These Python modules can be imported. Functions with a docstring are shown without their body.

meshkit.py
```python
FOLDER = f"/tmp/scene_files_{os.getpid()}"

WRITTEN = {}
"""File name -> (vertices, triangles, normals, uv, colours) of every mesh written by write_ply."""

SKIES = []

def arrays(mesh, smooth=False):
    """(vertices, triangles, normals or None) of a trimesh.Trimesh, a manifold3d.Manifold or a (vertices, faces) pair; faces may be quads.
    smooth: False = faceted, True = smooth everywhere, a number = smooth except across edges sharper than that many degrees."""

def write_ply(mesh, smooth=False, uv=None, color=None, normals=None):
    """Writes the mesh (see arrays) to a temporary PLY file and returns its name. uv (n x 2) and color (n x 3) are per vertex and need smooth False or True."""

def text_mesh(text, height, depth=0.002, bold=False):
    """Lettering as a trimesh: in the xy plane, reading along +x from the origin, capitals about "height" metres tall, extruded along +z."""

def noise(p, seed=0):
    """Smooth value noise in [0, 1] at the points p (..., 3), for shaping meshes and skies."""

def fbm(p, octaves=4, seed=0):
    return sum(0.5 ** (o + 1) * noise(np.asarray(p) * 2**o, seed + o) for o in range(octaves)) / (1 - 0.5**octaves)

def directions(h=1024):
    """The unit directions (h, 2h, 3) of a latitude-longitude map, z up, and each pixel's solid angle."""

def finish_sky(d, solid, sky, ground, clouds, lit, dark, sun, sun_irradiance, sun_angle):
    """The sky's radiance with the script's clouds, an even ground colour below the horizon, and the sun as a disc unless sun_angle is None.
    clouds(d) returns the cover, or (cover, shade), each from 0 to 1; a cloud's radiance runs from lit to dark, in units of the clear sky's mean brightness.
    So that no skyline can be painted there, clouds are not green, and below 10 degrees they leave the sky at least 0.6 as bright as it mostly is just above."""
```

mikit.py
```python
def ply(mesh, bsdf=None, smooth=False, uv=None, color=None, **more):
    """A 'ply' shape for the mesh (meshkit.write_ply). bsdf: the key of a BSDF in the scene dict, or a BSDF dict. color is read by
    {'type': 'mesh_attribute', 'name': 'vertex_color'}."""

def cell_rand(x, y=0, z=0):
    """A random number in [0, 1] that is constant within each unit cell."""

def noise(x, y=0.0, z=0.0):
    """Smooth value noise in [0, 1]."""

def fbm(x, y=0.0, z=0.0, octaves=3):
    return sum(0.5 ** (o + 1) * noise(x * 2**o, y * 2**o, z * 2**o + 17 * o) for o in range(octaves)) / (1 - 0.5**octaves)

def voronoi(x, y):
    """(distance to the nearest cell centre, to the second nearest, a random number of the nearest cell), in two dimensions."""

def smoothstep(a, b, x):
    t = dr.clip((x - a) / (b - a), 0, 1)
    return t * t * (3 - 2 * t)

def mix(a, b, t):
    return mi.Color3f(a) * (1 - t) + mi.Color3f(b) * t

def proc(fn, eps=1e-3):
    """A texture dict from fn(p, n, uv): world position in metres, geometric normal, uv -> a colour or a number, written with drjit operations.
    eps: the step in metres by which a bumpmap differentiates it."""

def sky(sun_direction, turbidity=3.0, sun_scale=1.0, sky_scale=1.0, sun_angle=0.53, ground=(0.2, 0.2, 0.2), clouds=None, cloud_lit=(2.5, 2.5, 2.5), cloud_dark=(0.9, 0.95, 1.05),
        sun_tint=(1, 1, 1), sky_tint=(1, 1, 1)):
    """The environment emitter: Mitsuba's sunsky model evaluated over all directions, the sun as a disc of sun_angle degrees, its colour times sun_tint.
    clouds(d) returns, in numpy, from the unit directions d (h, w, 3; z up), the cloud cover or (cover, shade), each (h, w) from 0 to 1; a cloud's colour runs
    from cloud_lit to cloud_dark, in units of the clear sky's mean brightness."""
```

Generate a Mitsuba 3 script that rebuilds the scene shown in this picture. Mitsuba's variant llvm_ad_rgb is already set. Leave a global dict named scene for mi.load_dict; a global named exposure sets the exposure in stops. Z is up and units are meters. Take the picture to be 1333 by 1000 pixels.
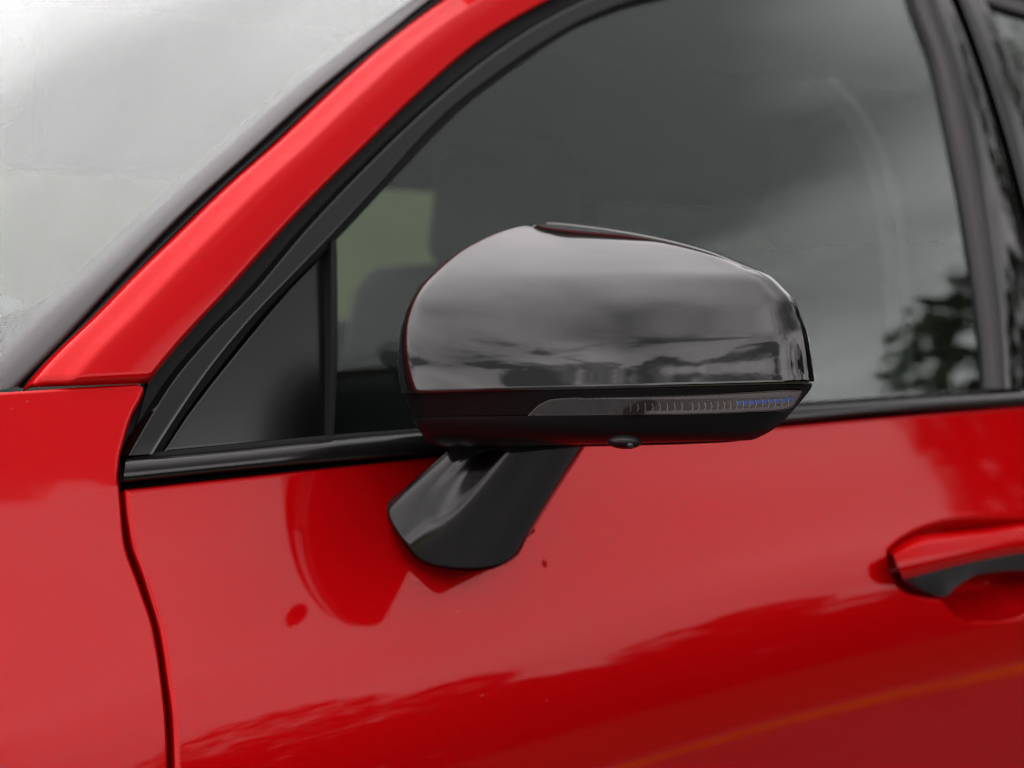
import math, random
import numpy as np, trimesh, shapely
from shapely.geometry import Polygon, LineString
from scipy.interpolate import PchipInterpolator, CubicSpline, LinearNDInterpolator
from scipy.spatial import Delaunay
import drjit as dr
import mitsuba as mi
import mikit, meshkit

T = mi.ScalarTransform4f
scene, labels = {}, {}
rng = np.random.default_rng(11)

# ------------------------------------------------------------------ camera
YAW, PITCH, FOV = math.radians(40.0), math.radians(-1.17), 25.5
CAM = np.array([-1.094, -1.366, 1.12])
FWD = np.array([math.sin(YAW) * math.cos(PITCH), math.cos(YAW) * math.cos(PITCH), math.sin(PITCH)])
RIGHT = np.array([math.cos(YAW), -math.sin(YAW), 0.0])
UP = np.cross(RIGHT, FWD)
FPX = 666.5 / math.tan(math.radians(FOV) / 2)          # focal length in pixels of the 1333 x 1000 photograph
scene['camera'] = {'type': 'thinlens', 'fov': FOV, 'fov_axis': 'x', 'aperture_radius': 0.0065, 'focus_distance': 1.49,
                   'near_clip': 0.05, 'far_clip': 3000.0,
                   'to_world': T().look_at(origin=CAM.tolist(), target=(CAM + FWD).tolist(), up=[0, 0, 1])}

# ------------------------------------------------------------------ sky: bright overcast with darker cloud banks
SUN = (0.11, 0.52, 0.85)


def clouds(d):
    x, y, z = d[..., 0], d[..., 1], np.maximum(d[..., 2], 0.0)
    az, el = np.degrees(np.arctan2(x, -y)), np.degrees(np.arcsin(z))
    q = np.stack([x, y, np.zeros_like(x)], -1) / (z + 0.25)[..., None]
    rot = np.array([[0.8, 0.6, 0], [-0.6, 0.8, 0], [0, 0, 1.0]])
    q = q @ rot.T
    broad = meshkit.fbm(q * 0.9 + 3.7, 3, 5) - 0.5
    streak = meshkit.fbm(q * np.array([1.3, 3.6, 1]) + 9.1, 5, 23) - 0.5
    w = np.stack([x * 4.6, y * 4.6, z * 9.5], -1) @ np.array([[0.75, 0.43, 0.50], [-0.61, 0.75, 0.26], [-0.26, -0.50, 0.83]]).T
    w = w + 1.3 * np.stack([meshkit.fbm(w * 0.8 + k * 7.7, 4, 60 + k) - 0.5 for k in range(3)], -1)
    puffs = meshkit.fbm(w + 2.3, 7, 41) - 0.5
    glow = np.exp(-(np.degrees(np.arccos(np.clip(d @ (np.array(SUN) / np.linalg.norm(SUN)), -1, 1))) / 26) ** 2)
    tall = el - 44 + 20 * streak
    bank = np.exp(-((az - 62 + 40 * broad) / 62) ** 2 - (tall / np.where(tall < 0, 10.5, 17)) ** 2)      # a heavy cloud bank behind the camera
    low = np.clip(1 - el / 34, 0, 1) ** 0.7
    shade = 0.48 - 0.44 * glow + 0.66 * bank + 0.55 * broad + 0.95 * streak * (1 - 0.25 * low)
    heap = np.exp(-((az + 70) / 75) ** 2)                      # the low cumulus stand ahead and to the left of the car
    dark = np.clip((puffs + 0.01) / 0.14, 0, 1) * (0.25 + 0.75 * heap)
    shade = shade + low * (0.85 * dark * dark * (3 - 2 * dark) + 0.9 * puffs * heap - 0.11)
    return np.ones_like(x), np.clip(shade, 0, 1)


scene['daylight'] = mikit.sky(SUN, turbidity=4, sun_scale=0.004, sun_angle=60, ground=(0.12, 0.12, 0.11),
                              clouds=clouds, cloud_lit=(3.62, 3.45, 3.50), cloud_dark=(0.50, 0.49, 0.51))
exposure = 3.3

# ------------------------------------------------------------------ materials
def rgb(*c):
    return {'type': 'rgb', 'value': list(c)}


def principled(color, rough, **more):
    return {'type': 'twosided', 'm': {'type': 'principled', 'base_color': color if isinstance(color, dict) else rgb(*color), 'roughness': rough, **more}}


def paint_tex(p, n, uv):
    flake = mikit.noise(p.x * 900, p.y * 900, p.z * 900)
    f2 = mikit.noise(p.x * 260 + 7, p.y * 260, p.z * 260)
    k = 0.84 + 0.22 * flake + 0.11 * f2
    dust = mikit.smoothstep(0.945, 0.965, mikit.noise(p.x * 230, p.y * 210, p.z * 210)) * mikit.smoothstep(0.5, 0.75, mikit.noise(p.x * 9, p.y * 9, p.z * 9))
    return mikit.mix(mi.Color3f(0.30, 0.0005, 0.0014) * k, (0.50, 0.28, 0.26), dust * 0.55)


scene['red_paint'] = {'type': 'twosided', 'm': {'type': 'blendbsdf', 'weight': 0.60,
    'a': {'type': 'principled', 'base_color': mikit.proc(paint_tex), 'roughness': 0.03, 'specular': 0.5},
    'b': {'type': 'roughconductor', 'material': 'none', 'distribution': 'ggx', 'alpha': 0.30, 'specular_reflectance': rgb(0.56, 0.0015, 0.004)}}}
scene['gloss_black'] = {'type': 'twosided', 'm': {'type': 'plastic', 'int_ior': 1.58, 'diffuse_reflectance': rgb(0.0022, 0.002, 0.0022)}}


def speck_tex(p, n, uv):
    s = mikit.smoothstep(0.94, 0.97, mikit.noise(p.x * 420, p.y * 420, p.z * 420)) * mikit.smoothstep(0.55, 0.8, mikit.noise(p.x * 14, p.y * 14, p.z * 14))
    return mikit.mix((0.006, 0.0055, 0.006), (0.14, 0.13, 0.12), s)


scene['soft_gloss'] = {'type': 'twosided', 'm': {'type': 'roughplastic', 'distribution': 'ggx', 'alpha': 0.04, 'int_ior': 1.5, 'diffuse_reflectance': rgb(0.0022, 0.002, 0.0022)}}
scene['stalk_gloss'] = {'type': 'twosided', 'm': {'type': 'roughplastic', 'distribution': 'ggx', 'alpha': 0.04, 'int_ior': 1.55, 'diffuse_reflectance': rgb(0.0022, 0.002, 0.0022)}}
scene['satin_black'] = principled(mikit.proc(speck_tex), 0.10, specular=0.40)
scene['trim_grey'] = principled((0.040, 0.036, 0.038), 0.42, specular=0.35)
scene['rubber'] = principled((0.007, 0.007, 0.007), 0.6, specular=0.12)
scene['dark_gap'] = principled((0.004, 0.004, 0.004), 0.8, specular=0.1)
scene['shell_plastic'] = principled(mikit.proc(lambda p, n, uv: speck_tex(p, n, uv) * 0.7), 0.30, specular=0.14)
scene['frit_black'] = principled((0.012, 0.012, 0.013), 0.35, specular=0.4)
scene['side_glass'] = {'type': 'thindielectric', 'int_ior': 1.52, 'specular_transmittance': rgb(0.42, 0.48, 0.44), 'specular_reflectance': rgb(0.92, 1.0, 0.96)}
scene['privacy_glass'] = {'type': 'thindielectric', 'int_ior': 1.52, 'specular_transmittance': rgb(0.10, 0.11, 0.11)}
scene['screen_glass'] = {'type': 'thindielectric', 'int_ior': 1.52, 'specular_transmittance': rgb(0.24, 0.27, 0.255), 'specular_reflectance': rgb(0.70, 0.735, 0.72)}
scene['mirror_silver'] = {'type': 'twosided', 'm': {'type': 'roughconductor', 'material': 'Ag', 'alpha': 0.01}}
scene['lamp_rib'] = principled((0.5, 0.48, 0.46), 0.3)
scene['lamp_blue'] = principled((0.10, 0.22, 0.75), 0.25, metallic=0.4)
scene['lamp_dark'] = principled(mikit.proc(lambda p, n, uv: mikit.mix((0.006, 0.0055, 0.0055), (0.15, 0.135, 0.125), mikit.smoothstep(-0.045, 0.055, p.x))), 0.3, specular=0.6)
scene['lamp_chrome'] = {'type': 'twosided', 'm': {'type': 'roughconductor', 'material': 'none', 'alpha': 0.18, 'specular_reflectance': rgb(0.42, 0.40, 0.39)}}
scene['lamp_edge'] = principled((0.10, 0.095, 0.09), 0.3)
scene['lamp_lens'] = {'type': 'thindielectric', 'int_ior': 1.5, 'specular_transmittance': rgb(0.85, 0.83, 0.82)}
scene['cabin_dark'] = principled((0.030, 0.031, 0.032), 0.7)
scene['cabin_grey'] = principled((0.085, 0.085, 0.085), 0.75)
scene['cabin_light'] = principled((0.30, 0.30, 0.29), 0.8)
scene['white_paper'] = principled((0.8, 0.8, 0.8), 0.6)
scene['bark'] = principled((0.09, 0.07, 0.05), 0.9)
scene['leaf_dark'] = {'type': 'twosided', 'm': {'type': 'diffuse', 'reflectance': rgb(0.028, 0.045, 0.016)}}
scene['leaf_mid'] = {'type': 'twosided', 'm': {'type': 'diffuse', 'reflectance': rgb(0.045, 0.062, 0.022)}}
scene['yellow_line'] = principled(mikit.proc(lambda p, n, uv: mikit.mix((0.75, 0.36, 0.015), (0.45, 0.25, 0.03), mikit.smoothstep(0.5, 0.8, mikit.fbm(p.x * 6, p.y * 6)))), 0.8)
scene['asphalt'] = principled(mikit.proc(lambda p, n, uv: mikit.mix((0.095, 0.095, 0.098), (0.15, 0.15, 0.15), mikit.fbm(p.x * 3, p.y * 3, 0.0, 4))), 0.85)
scene['kerb_stone'] = principled((0.22, 0.21, 0.20), 0.85)
scene['grass_green'] = principled(mikit.proc(lambda p, n, uv: mikit.mix((0.030, 0.042, 0.012), (0.062, 0.075, 0.022), mikit.fbm(p.x * 1.3, p.y * 1.3, p.z * 1.3, 4))), 0.9)

# ------------------------------------------------------------------ camera helpers (all tracing below is in pixels of the photograph)
def rays(px):
    px = np.asarray(px, float).reshape(-1, 2)
    d = FWD + np.outer((px[:, 0] - 666.5) / FPX, RIGHT) - np.outer((px[:, 1] - 500.0) / FPX, UP)
    return d / np.linalg.norm(d, axis=1, keepdims=True)


def project(P):
    v = np.asarray(P, float) - CAM
    w = v @ FWD
    return np.stack([666.5 + FPX * (v @ RIGHT) / w, 500.0 - FPX * (v @ UP) / w], -1)


def hit(px, surf, off=0.0):
    """Where the sight lines through these pixels meet the surface y = surf(x, z) + off."""
    d = rays(px)
    off = np.broadcast_to(off, len(d))
    s = (0.05 - CAM[1]) / d[:, 1]
    for _ in range(60):
        P = CAM + d * s[:, None]
        s = (surf(P[:, 0], P[:, 2]) + off - CAM[1]) / d[:, 1]
    return CAM + d * s[:, None]


def curve(pts, n=None):
    """A smooth curve through the traced points, evaluated at n even arc-length steps."""
    pts = np.asarray(pts, float)
    t = np.r_[0, np.cumsum(np.linalg.norm(np.diff(pts, axis=0), axis=1))]
    f = PchipInterpolator(t, pts)
    fine = f(np.linspace(0, t[-1], 600))
    a = np.r_[0, np.cumsum(np.linalg.norm(np.diff(fine, axis=0), axis=1))]
    u = np.linspace(0, a[-1], n or 80)
    return np.stack([np.interp(u, a, fine[:, k]) for k in range(pts.shape[1])], -1)


# ------------------------------------------------------------------ the car's surfaces
def plan(x):                                   # the belt line seen from above: the flank bows out
    return 0.022 * (np.clip(x, -3, 4) - 0.8) ** 2 - 0.01408


BELT = [(100, 644), (162, 636), (260, 624), (380, 612), (460, 605), (600, 593), (1020, 553), (1133, 542.5), (1333, 528)]
_b = np.polynomial.Polynomial.fit(*np.array(BELT).T, 3)
_xs = np.linspace(60, 1400, 80)
_P = hit(np.stack([_xs, _b(_xs)], -1), lambda x, z: plan(x))
_zfit = np.polynomial.Polynomial.fit(_P[:, 0], _P[:, 2], 2)
_x0, _x1 = _P[0, 0], _P[-1, 0]


def belt_z(x):
    xc = np.clip(x, _x0, _x1)
    dz = _zfit.deriv()
    return _zfit(xc) + np.where(x < _x0, dz(_x0), np.where(x > _x1, dz(_x1), 0)) * (x - xc)


# tilt of the flank (degrees, upwards) below the belt
_s = np.array([-0.2, 0.0, 0.03, 0.07, 0.11, 0.138, 0.168, 0.199, 0.236, 0.285, 0.36, 0.50, 0.9])
_tau = np.array([17, 17, 18, 20, 20.5, 18.5, 14.0, 8.5, 3.0, -1.0, -2.5, -3.5, -6])
_ss = np.linspace(-0.2, 0.9, 2201)
_slope = np.tan(np.radians(PchipInterpolator(_s, _tau)(_ss)))
_g = np.r_[0, np.cumsum((_slope[1:] + _slope[:-1]) / 2 * np.diff(_ss))]
_g -= np.interp(0, _ss, _g)
_gs = CubicSpline(_ss[::8], _g[::8])


def house(x, z):                               # the outer skin of the glasshouse, leaning inwards above the belt
    h = z - belt_z(x)
    return plan(x) + 0.404 * h + 0.263 * h * np.abs(h)


def flank(x, z):
    s = belt_z(x) - z
    k = 1 + 0.36 * np.clip(x + 0.02, -0.35, 0.9)
    low = plan(x) - _gs(np.clip(s * k, 0, 0.9)) / k
    low = low - 0.11 * 0.11 * (1 - np.exp(-np.maximum(s, 0) / 0.11)) * (1 + np.tanh((x - 0.55) / 0.22)) / 2
    h = np.maximum(-s, 0)
    return low + 0.42 * h + 0.25 * h * h


def outward(surf, x, z):
    e = 1e-4
    n = np.stack([(surf(x + e, z) - surf(x - e, z)) / (2 * e), -np.ones_like(x), (surf(x, z + e) - surf(x, z - e)) / (2 * e)], -1)
    return n / np.linalg.norm(n, axis=1, keepdims=True)


# ------------------------------------------------------------------ mesh helpers
def shape(v, f, n, bsdf):
    return {'type': 'ply', 'filename': meshkit.write_ply((v, f), normals=n), 'face_normals': False, 'bsdf': {'type': 'ref', 'id': bsdf}}


def put(key, mesh, bsdf, smooth=30, **lab):
    k, i = key, 0
    while k in scene:
        i += 1
        k = f'{key}_{i:03d}'
    scene[k] = mesh if isinstance(mesh, dict) else mikit.ply(mesh, bsdf, smooth)
    if lab:
        labels[k] = lab
    return k


def spread(line, step):
    n = max(3, int(math.ceil(line.length / step)))
    return np.array([line.interpolate(i / n, normalized=True).coords[0] for i in range(n)])


def panel(poly, surf, bsdf, res=0.012, r=0.004, thick=0.014, depth=None, off=0.0):
    """A sheet-metal panel: the outline poly (x, z) laid on y = surf, its edge rolled over with radius r and folded inwards."""
    poly = shapely.geometry.polygon.orient(poly)
    pts, rings = [], []
    for inset in (0, 0.08 * r, 0.25 * r, 0.5 * r, 0.75 * r, r, 1.5 * r, 3 * r):
        b = poly.buffer(-inset, join_style='mitre') if inset else poly
        for g in getattr(b, 'geoms', [b]):
            for ring in [g.exterior, *g.interiors]:
                a = spread(ring, 0.0035 if inset < 2 * r else 0.006)
                if not inset:
                    rings.append((sum(map(len, pts)), len(a)))
                pts.append(a)
    x0, z0, x1, z1 = poly.bounds
    gx, gz = np.meshgrid(np.arange(x0, x1, res), np.arange(z0, z1, res))
    g = np.stack([gx.ravel(), gz.ravel()], -1)
    inner = poly.buffer(-3 * r - res * 0.45)
    pts.append(g[shapely.contains_xy(inner, g[:, 0], g[:, 1])])
    q = np.vstack(pts)
    tri = Delaunay(q).simplices
    c = q[tri].mean(1)
    edges = np.abs(np.cross(q[tri[:, 1]] - q[tri[:, 0]], q[tri[:, 2]] - q[tri[:, 0]]))
    tri = tri[shapely.contains_xy(poly, c[:, 0], c[:, 1]) & (edges > 1e-10)]
    a, b, cc = (q[tri[:, k]] for k in range(3))
    area = (b[:, 0] - a[:, 0]) * (cc[:, 1] - a[:, 1]) - (b[:, 1] - a[:, 1]) * (cc[:, 0] - a[:, 0])
    tri[area < 0] = tri[area < 0][:, ::-1]
    P2 = shapely.points(q)
    d = shapely.distance(P2, poly.boundary)
    d[d < 1e-7] = 0
    core = poly.buffer(-1.001 * r)
    near = d < r
    n = outward(surf, q[:, 0], q[:, 1])
    drop = np.where(near, r - np.sqrt(np.maximum(r * r - (r - d) ** 2, 0)), 0.0)
    if depth is not None:
        drop = depth(d)
    V = np.stack([q[:, 0], surf(q[:, 0], q[:, 1]) + off, q[:, 1]], -1) - n * drop[:, None]
    N = n.copy()
    if depth is None and near.any():
        line = shapely.shortest_line(P2[near], core.boundary)
        e = shapely.get_coordinates(line).reshape(-1, 2, 2)
        w = e[:, 0] - e[:, 1]
        w /= np.linalg.norm(w, axis=1, keepdims=True) + 1e-12
        nn = n[near]
        out = np.stack([w[:, 0], -(nn[:, 0] * w[:, 0] + nn[:, 2] * w[:, 1]) / nn[:, 1], w[:, 1]], -1)
        out /= np.linalg.norm(out, axis=1, keepdims=True)
        sa = np.clip((r - d[near]) / r, 0, 1)[:, None] * 0.97
        N[near] = nn * np.sqrt(1 - sa ** 2) + out * sa
    elif depth is not None:
        _, _, N = meshkit.arrays((V, tri), True)
        flip = (N * n).sum(1) < 0
        N[flip] *= -1
    VV, FF, NN = [V], [tri], [N]
    base = len(V)
    if thick:
        for start, m in rings:
            i = np.arange(start, start + m)
            top, bot = V[i], V[i] - n[i] * thick
            side = N[i] - n[i] * (N[i] * n[i]).sum(1, keepdims=True)
            side /= np.linalg.norm(side, axis=1, keepdims=True) + 1e-9
            VV += [top, bot]
            NN += [side, side]
            a = np.arange(m)
            b = (a + 1) % m
            FF += [np.vstack([np.stack([a, b, b + m], 1), np.stack([a, b + m, a + m], 1)]) + base]
            base += 2 * m
    return shape(np.vstack(VV), np.vstack(FF), np.vstack(NN), bsdf)


def grid_mesh(G):
    """Vertices and faces of a grid of points G (m, n, 3)."""
    m, n = G.shape[:2]
    i = np.arange((m - 1) * n).reshape(m - 1, n)[:, :-1].ravel()
    return G.reshape(-1, 3), np.vstack([np.stack([i, i + 1, i + n + 1], 1), np.stack([i, i + n + 1, i + n], 1)])


def strip(curves, offs, surf, bsdf, nt=90, nu=24, round_px=0.0, drop=0.004, flange=0.012, kind='pchip', crown=0.0):
    """A moulding or pillar skin between traced edge curves. Each curve lies on the surface pushed inwards by its entry of offs (metres);
    across the strip the section runs smoothly through them, its two edges rolled over by drop, then folded inwards by flange."""
    C = np.array([curve(c, nt) for c in curves])                     # (k, nt, 2)
    k = len(C)
    uk = np.linspace(0, 1, k)
    u = 0.5 - 0.5 * np.cos(np.linspace(0, np.pi, nu)) if drop else np.linspace(0, 1, nu)
    if kind == 'pchip' and k > 2:
        PX = PchipInterpolator(uk, C)(u)
        OF = PchipInterpolator(uk, np.asarray(offs, float))(u)
    else:
        PX = np.stack([np.stack([np.interp(u, uk, C[:, j, c]) for c in (0, 1)], -1) for j in range(nt)], 1)
        OF = np.interp(u, uk, offs)
    e = np.minimum(u, 1 - u) * 2
    w = 0.30
    roll = np.where(e < w, 1 - np.sqrt(np.maximum(1 - (1 - e / w) ** 2, 0)), 0) * drop - crown * (1 - (2 * u - 1) ** 2)
    G = np.array([hit(PX[i], surf, OF[i] + roll[i]) for i in range(nu)])
    if flange:
        G = np.concatenate([G[:1] + [0, flange, 0], G, G[-1:] + [0, flange, 0]])
    v, f = grid_mesh(G)
    return mikit.ply((v, f), bsdf, 42)


def loft(rings, bsdf, close=True, cap=True, smooth=40):
    """A skin through closed rings of points (m, n, 3)."""
    R = np.asarray(rings)
    m, n = R.shape[:2]
    v = R.reshape(-1, 3)
    f = []
    for i in range(m - 1):
        a = np.arange(n)
        b = (a + 1) % n if close else a[:-1] + 1
        a = a if close else a[:-1]
        f += [np.stack([i * n + a, i * n + b, (i + 1) * n + b], 1), np.stack([i * n + a, (i + 1) * n + b, (i + 1) * n + a], 1)]
    if cap:
        for i in (0, m - 1):
            v = np.vstack([v, R[i].mean(0)])
            a = np.arange(n)
            f.append(np.stack([i * n + a, i * n + (a + 1) % n, a * 0 + len(v) - 1], 1))
    return mikit.ply((v, np.vstack(f)), bsdf, smooth) if bsdf else (v, np.vstack(f))


def rbox(size, center, r=0.02, rot=None):
    """A box with rounded edges."""
    import manifold3d as m3
    s = np.array(size) / 2 - r
    pts = []
    ball = trimesh.creation.icosphere(2, r).vertices
    for c in np.array(np.meshgrid([-1, 1], [-1, 1], [-1, 1])).T.reshape(-1, 3):
        pts.append(ball + c * s)
    h = trimesh.convex.convex_hull(np.vstack(pts))
    if rot is not None:
        h.apply_transform(trimesh.transformations.euler_matrix(*rot))
    h.apply_translation(center)
    return h


CAR = 'red_car'
labels[CAR] = {'label': 'red car with gloss black wing mirror, black window trim and closed front door', 'category': 'car'}

# ------------------------------------------------------------------ ground and surroundings
def sheet(x0, x1, y0, y1, z):
    return (np.array([[x0, y0, z], [x1, y0, z], [x1, y1, z], [x0, y1, z]], float), np.array([[0, 1, 2], [0, 2, 3]]))


put('ground', sheet(-900, 900, -900, 900, -0.03), 'grass_green', False, label='short green grass field all round the road', kind='structure')
put('road', sheet(-200, 200, -3.75, 2.6, 0.0), 'asphalt', False, label='grey asphalt road surface under the red car', kind='structure')
put('road_line', sheet(-200, 200, -3.46, -3.14, 0.004), 'yellow_line', False, label='long worn yellow painted line on the asphalt road', kind='structure')

# a grassy bank beyond the car, seen dimly through the cabin
gx, gu = np.meshgrid(np.linspace(0.5, 90, 120), np.linspace(0, 1, 24))
prof = 3.1 * (1 - np.cos(np.pi * np.clip(gu * 1.25, 0, 1))) / 2
gy = 4.5 + 11 * gu
gz = prof + 0.5 * (meshkit.fbm(np.stack([gx * .35, gy * .35, gx * 0], -1), 3, 3) - .5) * gu - 0.03
put('grass_bank', grid_mesh(np.stack([gx, gy, gz], -1)), 'grass_green', True, label='low green grassy bank behind the red car', kind='structure')


def crown_mesh(r, seed, n=15000):
    g = np.random.default_rng(seed)
    lobes = g.normal(0, 1, (16, 3)) * [0.42, 0.42, 0.40]
    rad = g.uniform(0.26, 0.46, 16)
    w = g.integers(0, 16, n)
    dirs = g.normal(0, 1, (n, 3))
    dirs /= np.linalg.norm(dirs, axis=1, keepdims=True)
    c = lobes[w] + dirs * (rad[w] * g.uniform(0.55, 1.05, n) ** 0.5)[:, None]
    a = g.normal(0, 1, (n, 3))
    a /= np.linalg.norm(a, axis=1, keepdims=True)
    b = np.cross(a, g.normal(0, 1, (n, 3)))
    b /= np.linalg.norm(b, axis=1, keepdims=True)
    s = g.uniform(0.020, 0.044, n)[:, None]
    v = np.stack([c - a * s, c + b * s * .6, c + a * s, c - b * s * .6], 1).reshape(-1, 3) * r
    i = np.arange(n)[:, None] * 4
    return v, np.vstack([i + [0, 1, 2], i + [0, 2, 3]])


CROWNS = [mikit.ply(crown_mesh(1.0, 100 + k), 'leaf_dark' if k % 2 else 'leaf_mid') for k in range(3)]


def trunk_mesh(seed):
    g = np.random.default_rng(seed)
    out = []

    def limb(p, q, r0, r1):
        p, q = np.array(p, float), np.array(q, float)
        ax = (q - p) / np.linalg.norm(q - p)
        s = np.cross(ax, [0.3, 0.9, 0.1])
        s /= np.linalg.norm(s)
        t = np.cross(ax, s)
        ang = np.arange(8) / 8 * 2 * np.pi
        ring = np.outer(np.cos(ang), s) + np.outer(np.sin(ang), t)
        out.append(trimesh.Trimesh(*loft([p + ring * r0, (p + q) / 2 + ring * (r0 + r1) / 2, q + ring * r1], None), process=False))
    limb((0, 0, -0.05), (0.02, 0, 0.5), 0.045, 0.03)
    limb((0.02, 0, 0.5), (0.0, 0.02, 1.1), 0.03, 0.01)
    for k in range(6):
        a = g.uniform(0, 6.28)
        limb((0.01, 0, 0.40 + 0.08 * k), (0.42 * math.cos(a), 0.42 * math.sin(a), 0.72 + 0.09 * k), 0.016, 0.004)
    return trimesh.util.concatenate(out)


TRUNKS = [mikit.ply(trunk_mesh(s), 'bark', 40) for s in range(3)]
TREES = []
g = np.random.default_rng(77)
for a in np.linspace(-22, 80, 21):
    R = g.uniform(23, 29)
    TREES.append((a + g.uniform(-1.5, 1.5), R, g.uniform(5.0, 8.2)))
TREES += [(66.5, 12.5, 7.3), (92, 14.0, 8.0)]
for a, R, h in TREES:
    x, y = CAM[0] + R * math.sin(math.radians(a)), -R * math.cos(math.radians(a))
    k, i = 'leafy_tree', 0
    while k + '__crown' in scene:
        i += 1
        k = f'leafy_tree_{i:03d}'
    m = int(g.integers(0, 3))
    tw = T().translate([x, y, 0]).rotate([0, 0, 1], float(g.uniform(0, 360)))
    scene[k + '__crown'] = {**CROWNS[m], 'to_world': tw @ T().translate([0, 0, h * 0.56]).scale([h * 0.50, h * 0.50, h * 0.46])}
    scene[k + '__trunk'] = {**TRUNKS[m], 'to_world': tw @ T().scale(h * 0.72)}
    if R == 12.5:
        labels[k] = {'label': 'tall leafy tree nearest the car, reflected in the lower right corner of the door window', 'category': 'tree'}
    elif R == 14.0:
        labels[k] = {'label': 'tall leafy tree behind the car, reflected in the black pillar cover at the right edge', 'category': 'tree'}
    else:
        labels[k] = {'label': 'dark leafy tree across the road, seen only as a reflection in the red door', 'category': 'tree', 'group': 'trees across the road'}

v, f = crown_mesh(1.0, 55, 60000)
hg = np.random.default_rng(8)
ctr = v.reshape(-1, 4, 3).mean(1)
qx, qz, qy = hg.uniform(-45, 55, len(ctr)), hg.uniform(0, 1, len(ctr)) ** 0.8, hg.uniform(0, 1.6, len(ctr))
qz *= 2.6 * (0.75 + 0.5 * meshkit.fbm(np.stack([qx * .5, qx * 0, qx * 0], -1), 3, 2))
v = ((v.reshape(-1, 4, 3) - ctr[:, None]) * 5.0 + np.stack([qx, -19.5 - qy, qz], -1)[:, None]).reshape(-1, 3)
put('hedge', (v, f), 'leaf_dark', False, label='long dark green hedge across the road, reflected low in the red door', category='hedge')

# ------------------------------------------------------------------ front door and fender
DOOR_EDGE = [(164, 644), (171, 700), (192, 763), (210, 826), (219, 884), (226, 941), (228, 1000)]
FENDER_EDGE = [(191, 505), (184, 522), (174, 541), (163.5, 574), (157.5, 600), (156.5, 620), (158.5, 642), (164.5, 705), (184, 763), (202.5, 820), (212.5, 884), (218.5, 941), (220.5, 1000)]
FENDER_TOP = [(1, 509), (45, 506.5), (117, 501.5), (183, 498)]


def flat(P):
    return P[:, [0, 2]]


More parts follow.
